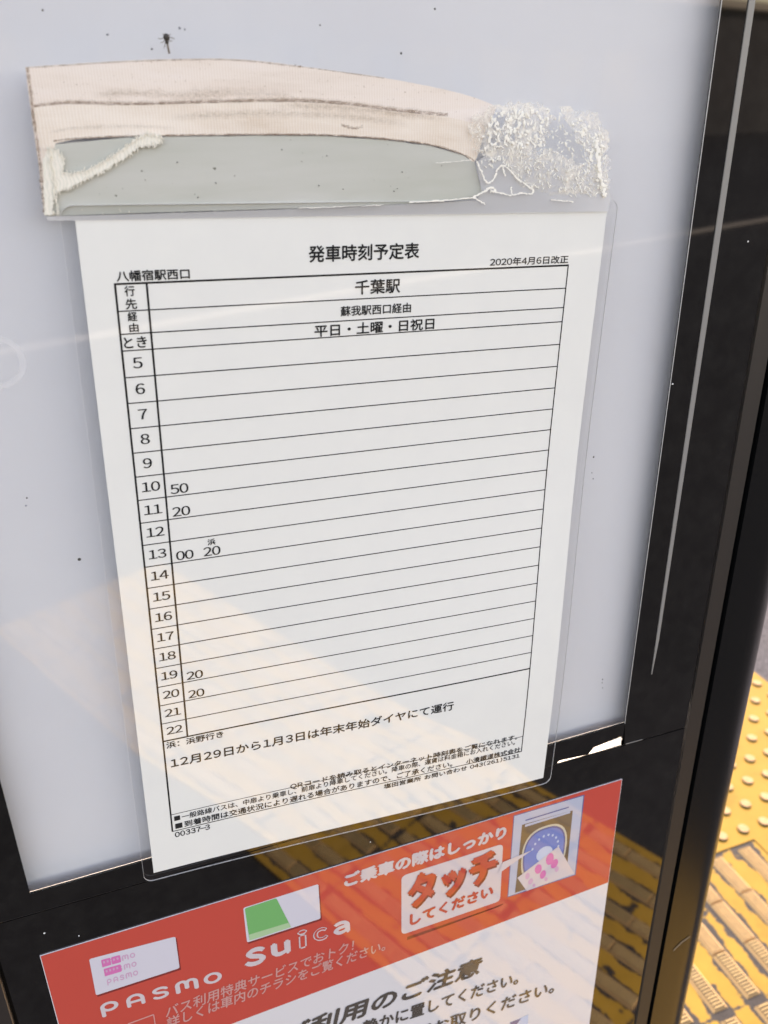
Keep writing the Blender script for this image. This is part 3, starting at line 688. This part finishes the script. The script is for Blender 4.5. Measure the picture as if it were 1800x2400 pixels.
blob(bug, 390, 87, 7, 7, -.0016); blob(bug, 391, 97, 4, 6, -.0012)
limb(bug, [(392, 100), (394, 112), (397, 126)], 4.5); limb(bug, [(386, 88), (378, 91), (371, 90)], 1.6); limb(bug, [(394, 86), (402, 88), (409, 91)], 1.6)
limb(bug, [(388, 93), (380, 100), (377, 99)], 1.4); limb(bug, [(394, 92), (400, 97), (404, 94)], 1.4); limb(bug, [(387, 82), (381, 79)], 1.3); limb(bug, [(394, 82), (401, 80)], 1.3); limb(bug, [(388, 97), (386, 110), (384, 113)], 1.2)
o = bug.build('insect', [M_BUG, M_BUG2], fix=False); tag(o, 'small dead insect stuck on the white panel above the torn tape', 'insect')
sp = MB()
for x, y, r, m_ in ((186, 1311, 4.5, 0), (421, 66, 2.6, 2), (433, 69, 2, 2), (252, 81, 2.2, 2), (356, 115, 2, 0), (63, 1167, 2, 0), (61, 1185, 2.4, 2), (100, 24, 2, 0), (750, 59, 2, 0), (1019, 21, 2.5, 0), (940, 125, 2.5, 0),
                    (1391, 1071, 2.4, 0), (1390, 1122, 2, 0), (1387, 1108, 1.6, 0), (1412, 1592, 2, 0), (1411, 1600, 2.2, 0), (1412, 1612, 1.6, 0), 
                    (1576, 900, 2.4, 1), (1753, 566, 2.4, 1), (104, 2187, 2.6, 1), (1440, 1748, 1.6, 0), (185, 2193, 2, 1), (868, 1973, 2.2, 1)):
    blob(sp, x, y, r, r * rng.uniform(.7, 1.5), -.0004, m_, rng.uniform(0, 3))
for _ in range(12): blob(sp, rng.uniform(330, 1090), rng.uniform(350, 470), rng.uniform(1.2, 2.6), rng.uniform(.9, 1.8), -.0018, 0, rng.uniform(0, 3))
M_RING_REFL = mat('painted_ring_reflection', (.84, .84, .85), rough=.6); bsdf(M_RING_REFL).inputs['Alpha'].default_value = .16  # faint mirrored ring painted on the glass as a pale shape
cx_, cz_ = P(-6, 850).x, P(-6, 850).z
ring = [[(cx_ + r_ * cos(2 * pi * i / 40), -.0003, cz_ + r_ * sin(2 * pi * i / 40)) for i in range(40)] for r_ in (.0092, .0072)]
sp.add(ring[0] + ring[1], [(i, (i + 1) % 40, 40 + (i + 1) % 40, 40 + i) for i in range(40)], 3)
o = sp.build('dirt', [M_SPECK, M_DUST, mat('grey_speck', (.22, .23, .26), rough=.8), M_RING_REFL], fix=False); tag(o, 'scattered dark and pale dirt specks on the glass and tape, with a painted ring reflection', 'dirt', kind='stuff')

# ------------------------------------------------------------------ the red fare card poster below
po = empty('poster', P(760, 2400, -.0006))
tag(po, 'red and white fare card poster with printed cards and a card reader below the timetable', 'poster')
Y = -.0006
def pl(name, px, y, m, parent=po):
    b = MB(); b.face(PX(px, y)); return b.build(name, m, parent, fix=False)
TLp, TRp = P(93.3, 2238.7), P(1457, 1825)
b = MB(); zb = Z(-.62)
slab(b, [(TLp.x, TLp.z), (TLp.x - .0005, zb), (TRp.x + .0012, zb), (TRp.x, TRp.z)], Y, -.0001); sheet_o = b.build('poster_sheet', M_POSTER, po)
bl, br = P(900, 2263), P(1420.8, 2067.6); sl_ = (br.z - bl.z) / (br.x - bl.x); zl = br.z + (TLp.x - br.x) * sl_
b = MB(); e = .00035
b.face([(TLp.x + e, Y - .0001, TLp.z - .00005), (TRp.x - e, Y - .0001, TRp.z - .00005), (TRp.x - e + .0003, Y - .0001, br.z + .0001), (TLp.x + e, Y - .0001, zl)])
band_o = b.build('red_band', M_RED, po, fix=False)
def rrect(px4, r, y, n=5):
    """rounded quadrilateral from its corner pixels (TL, TR, BR, BL), r in m"""
    q = PX(px4, y); out = []
    for i in range(4):
        p, a, c_ = q[i], q[i - 1], q[(i + 1) % 4]; d0, d1 = (a - p).normalized(), (c_ - p).normalized()
        s0, s1 = p + d0 * r, p + d1 * r
        for k in range(n + 1):
            t = k / n; out.append(s0 * (1 - t) ** 2 + p * 2 * t * (1 - t) + s1 * t * t)
    return out
def lerp4(q, a, c_): return ((q[0][0] * (1 - a) + q[1][0] * a) * (1 - c_) + (q[3][0] * (1 - a) + q[2][0] * a) * c_, (q[0][1] * (1 - a) + q[1][1] * a) * (1 - c_) + (q[3][1] * (1 - a) + q[2][1] * a) * c_)
def strokes(b, polys, fn, wd, mi=0):
    """thick round-jointed strokes drawn in a unit box"""
    k = 0
    for pts in polys:
        for (x0, y0), (x1, y1) in zip(pts, pts[1:]):
            d = math.hypot(x1 - x0, y1 - y0) + 1e-9; nx, ny = -(y1 - y0) / d * wd / 2, (x1 - x0) / d * wd / 2
            b.face([fn(*p, k) for p in ((x0 + nx, y0 + ny), (x1 + nx, y1 + ny), (x1 - nx, y1 - ny), (x0 - nx, y0 - ny))], mi); k += .05
        for (x, y) in pts: b.face([fn(x + wd / 2 * cos(2 * pi * i / 10), y + wd / 2 * sin(2 * pi * i / 10), k) for i in range(10)], mi); k += .05
def arc(cx, cy, rx, ry, a0_, a1_, n=10): return [(cx + rx * cos(radians(a0_ + (a1_ - a0_) * i / n)), cy + ry * sin(radians(a0_ + (a1_ - a0_) * i / n))) for i in range(n + 1)]
LET = {'P': [[(.14, -.22), (.14, .62)] , arc(.5, .55, .37, .34, 175, -170, 16)],
       'A': [[(.12, 0), (.12, .45)] + arc(.5, .5, .38, .42, 180, 0, 12) + [(.88, 0)], [(.12, .34), (.88, .34)]],
       'S': [arc(.52, .70, .36, .21, 20, 250, 12) + arc(.48, .24, .38, .24, 80, -150, 12)],
       'm': [[(.08, 0), (.08, .55)] + arc(.30, .62, .22, .30, 180, 0, 10) + [(.52, .25)], [(.52, .55)] + arc(.74, .62, .22, .30, 180, 0, 10) + [(.96, 0)]],
       'O': [arc(.5, .47, .38, .42, 0, 360, 18)]}
def wordmark(b, o_px, r_px, t_px, y, wd, gap=.28, mi=0):
    f = flat(o_px, r_px, t_px, y); ws = {'P': .9, 'A': .9, 'S': .85, 'm': 1.05, 'O': .95}; tot = sum(ws.values()) + gap * 4; x = 0
    R_ = (P(*r_px, y) - P(*o_px, y)).length; T_ = (P(*t_px, y) - P(*o_px, y)).length
    for i, ch in enumerate('PASmO'):
        w_ = ws[ch]
        strokes(b, LET[ch], lambda a, c_, k, x=x, w_=w_, i=i: f((x + a * w_) / tot, c_, k * .3 + i * .1), wd, mi); x += w_ + gap
# first printed card
c1 = [(208.8, 2247.9), (411, 2195), (421, 2269), (225, 2333)]
pl('card_shadow', [(x + 3.5, y + 3.5) for x, y in c1], Y - .00013, M_SHADOWINK)
b = MB(); b.face(rrect(c1, .0012, Y - .00018)); card1 = b.build('printed_card', M_CARD, po, fix=False)
b = MB()
for r_ in range(3):
    c_ = .28 + .26 * r_; a0_ = .13 + .01 * r_
    w0 = lerp4(c1, a0_, c_); w1 = lerp4(c1, .52, c_ - .0); t0_ = lerp4(c1, a0_, c_ - .13)
    wordmark(b, w0, w1, t0_, Y - .00022, .24, .30, 1 if r_ == 2 else 1)
    if r_ < 2:
        for j in range(2 if r_ == 0 else 1):
            x0 = a0_ + .115 * j; x1 = x0 + (.105 if r_ == 0 else .20)
            b.face(rrect([lerp4(c1, x0, c_ - .17), lerp4(c1, x1, c_ - .17), lerp4(c1, x1, c_ + .035), lerp4(c1, x0, c_ + .035)], .0006, Y - .00028 - j * .00002), 0)
            for q in range(2 if r_ == 0 else 4):
                w0_ = x0 + .018 + .042 * q; b.face(PX([lerp4(c1, w0_, c_ - .12), lerp4(c1, w0_ + .022, c_ - .12), lerp4(c1, w0_ + .022, c_ - .06), lerp4(c1, w0_, c_ - .06)], Y - .00033), 1)
b.build('card_print', [M_PINK, M_PINK2], card1, fix=False)
# second printed card: green field, pale corner
c2 = [(570, 2128), (746, 2072), (751.5, 2153), (579, 2209)]
pl('card_shadow', [(x + 3, y + 3.5) for x, y in c2], Y - .00013, M_SHADOWINK)
b = MB(); b.face(rrect(c2, .0012, Y - .00018)); card2 = b.build('printed_card', M_CARD, po, fix=False)
gq = [lerp4(c2, .02, .03), lerp4(c2, .44, .02), lerp4(c2, .60, .97), lerp4(c2, .035, .97)]
b = MB(); b.face(rrect(gq, .001, Y - .00022), 0)
q_ = [lerp4(c2, .035, .80), lerp4(c2, .57, .82), lerp4(c2, .60, .97), lerp4(c2, .035, .97)]; b.face(PX(q_, Y - .00025), 1)
b.build('card_print', [M_GREEN, M_GREEN2], card2, fix=False)
wh = MB()
wordmark(wh, (237, 2378), (522, 2297), (231, 2354), Y - .0002, .22, .34)
def TP(b, s, o_px, r_px, t_px, bold=0.0, y=Y - .0002, adv=.66, mi=0, dw=1.0):
    R_ = (P(*r_px, y) - P(*o_px, y)).length; T_ = (P(*t_px, y) - P(*o_px, y)).length
    put(b, s, flat(o_px, r_px, t_px, y), bold, adv, dw, mi=mi, asp=R_ / T_)
wh.build('wordmark', M_PWHITE, band_o, fix=False); wh = MB()
TP(wh, 'S', (577, 2266), (619, 2254), (577, 2229), .10)
TP(wh, 'u', (640, 2242), (678, 2231), (638, 2215), .10)
TP(wh, 'a', (785, 2191), (818, 2182), (783, 2165), .09)
for s, o_, r_, t_ in (('i', (702, 2222), (718, 2217), (700, 2184)), ('c', (738, 2207), (767, 2198), (735, 2181))):
    TP(wh, s, o_, r_, t_, .10 if s == 'c' else .22, Y - .0002)
wh.build('wordmark', M_PWHITE, band_o, fix=False); wh = MB()
TP(wh, 'ご乗車の際はしっかり', (809, 2079), (1184, 1963), (808, 2050), .006)
wh.build('slogan_lettering', M_PWHITE, band_o, fix=False)
b = MB()
for s, o_, r_, t_ in (('i', (702, 2222), (718, 2217), (700, 2184)), ('c', (738, 2207), (767, 2198), (735, 2181))):
    TP(b, s, o_, r_, t_, .0, Y - .00042)
b.build('letter_hollow', M_RED, band_o, fix=False)
b = MB()
TP(b, 'バス利用特典サービスでおトク!', (389, 2386), (828, 2227), (388, 2360), .001)
TP(b, '詳しくは車内のチラシをご覧ください。', (392, 2411), (902, 2227), (391, 2385), .001)
fq = [(300, 2400), (360, 2378), (365, 2408), (310, 2428)]
for i in range(4):
    p_, q2 = fq[i], fq[(i + 1) % 4]; d = math.hypot(q2[0] - p_[0], q2[1] - p_[1]); nx, ny = -(q2[1] - p_[1]) / d * 1.2, (q2[0] - p_[0]) / d * 1.2
    b.face(PX([(p_[0] + nx, p_[1] + ny), (q2[0] + nx, q2[1] + ny), (q2[0] - nx, q2[1] - ny), (p_[0] - nx, p_[1] - ny)], Y - .0002 - i * .00001))
b.build('small_lettering', M_PPALE, band_o, fix=False)
# speech bubble
Z9 = lambda l: [(900 + x / 2.765, 1800 + y / 2.765) for x, y in l]
bub = Z9([(113, 700), (772, 490), (752, 862), (113, 1082)])
pl('bubble_shadow', Z9([(150, 1095), (770, 885), (772, 880), (745, 900), (150, 1115)]), Y - .00013, M_SHADOWINK)
b = MB(); b.face(rrect(bub, .0035, Y - .00018)); bb = b.build('speech_bubble', M_PWHITE, po, fix=False)
b = MB(); TP(b, 'タッチ', *Z9([(178, 921), (730, 729), (168, 722)]), .028, Y - .00024); b.build('letter_shadow', M_SHADOWINK, bb, fix=False)
b = MB(); TP(b, 'タッチ', *Z9([(172, 908), (722, 716), (162, 712)]), .028, Y - .00042); TP(b, 'してください', *Z9([(172, 1020), (702, 828), (172, 950)]), .010, Y - .00024)
b.build('red_lettering', M_REDTXT, bb, fix=False)
# card reader picture
rd_ = Z9([(845, 312), (1292, 180), (1236, 690), (805, 832)])
b = MB(); b.face(PX([lerp4(rd_, a, c_) for a, c_ in ((-.012, -.01), (1.015, -.012), (1.015, 1.01), (-.01, 1.01))], Y - .00014)); b.build('reader_edge', M_NAVY, po, fix=False)
b = MB(); b.face(PX(rd_, Y - .00018)); rdo = b.build('reader_picture', M_STEEL, po, fix=False)
b = MB()
inn = [lerp4(rd_, a, c_) for a, c_ in ((.125, .14), (.865, .15), (.87, .985), (.10, .985))]
b.face(PX(inn, Y - .00022), 0)
b.face(PX([lerp4(rd_, a, c_) for a, c_ in ((.17, .15), (.83, .15), (.83, .175), (.17, .18))], Y - .00026), 5)
b.face(PX([lerp4(rd_, a, c_) for a, c_ in ((.17, .09), (.80, .085), (.80, .10), (.17, .105))], Y - .00026), 4)
def oval(cx, cy, rx, ry, y, mi, n=36, e_=2.6):
    pts = []
    for i in range(n):
        t = 2 * pi * i / n; X_, Y_ = cos(t), sin(t); k = (abs(X_) ** e_ + abs(Y_) ** e_) ** (-1 / e_)
        pts.append(lerp4(rd_, cx + rx * X_ * k, cy + ry * Y_ * k))
    b.face(PX(pts, y), mi)
oval(.49, .58, .335, .335, Y - .00026, 1); oval(.49, .58, .31, .31, Y - .0003, 4); oval(.49, .58, .29, .29, Y - .00034, 2)
oval(.50, .60, .12, .09, Y - .00038, 3, 20, 2)
for i in range(9):
    a = radians(200 + 20 * i); oval(.5 + .2 * cos(a), .56 + .19 * sin(a), .016, .016, Y - .00038 - i * .000004, 3, 8, 2)
b.build('reader_face', [M_BROWNINK, M_CREAMINK, M_BLUE, M_LBLUE, M_NAVY, M_STEEL], rdo, fix=False)
b = MB(); b.face(PX(Z9([(770, 610), (960, 532), (735, 690)]), Y - .00046)); b.build('bubble_tail', M_PWHITE, bb, fix=False)
hc = Z9([(1130, 508), (1232, 682), (925, 797), (864, 712)])
b = MB(); b.face(rrect(hc, .0005, Y - .0005)); hco = b.build('held_card', M_PWHITE, po, fix=False)
b = MB()
for cx, cy, rx, ry, an, mi in ((1075, 590, 24, 40, .3, 0), (1105, 620, 20, 34, .5, 0), (1120, 655, 12, 20, .3, 1), (1000, 655, 22, 32, .3, 0), (1030, 690, 18, 30, .4, 0), (1050, 720, 10, 14, .3, 1), (930, 700, 14, 22, .3, 1), (950, 735, 14, 22, .5, 1), (972, 760, 9, 12, .3, 1)):
    b.face(PX(Z9([(cx + rx * cos(t) * cos(an) - ry * sin(t) * -sin(an) * -1, cy + rx * cos(t) * sin(an) + ry * sin(t) * cos(an)) for t in [2 * pi * i / 14 for i in range(14)]]), Y - .00054 - cx * 1e-8), mi)
b.build('card_print', [M_PINK, M_PINK2], hco, fix=False)
# heading and notes on the white lower half
b = MB()
H9 = lambda l: [(950 + x / 3.687, 2200 + y / 3.687) for x, y in l]
TP(b, 'ご利用のご注意', (660, 2452), (1121, 2283), (668, 2408), .005)
TP(b, '静かに置してください。', (850, 2425), (1213, 2306), (851, 2394), .003)
TP(b, '必ずお取りください。', (930, 2456), (1297, 2326), (931, 2425), .003)
b.build('notice_text', M_PTEXT, sheet_o, fix=False)
b = MB(); b.face(PX(H9([(900, 735), (1062, 655), (1058, 800), (880, 850)]), Y - .00012), 0); b.face(PX(H9([(905, 725), (1000, 690), (960, 745), (915, 760)]), Y - .00018), 1)
b.build('printed_icon', [M_LBLUE, M_NAVY], sheet_o, fix=False)

for o in list(bpy.data.objects):
    if o.name.startswith('g.') or o.name == 'g': bpy.data.objects.remove(o)
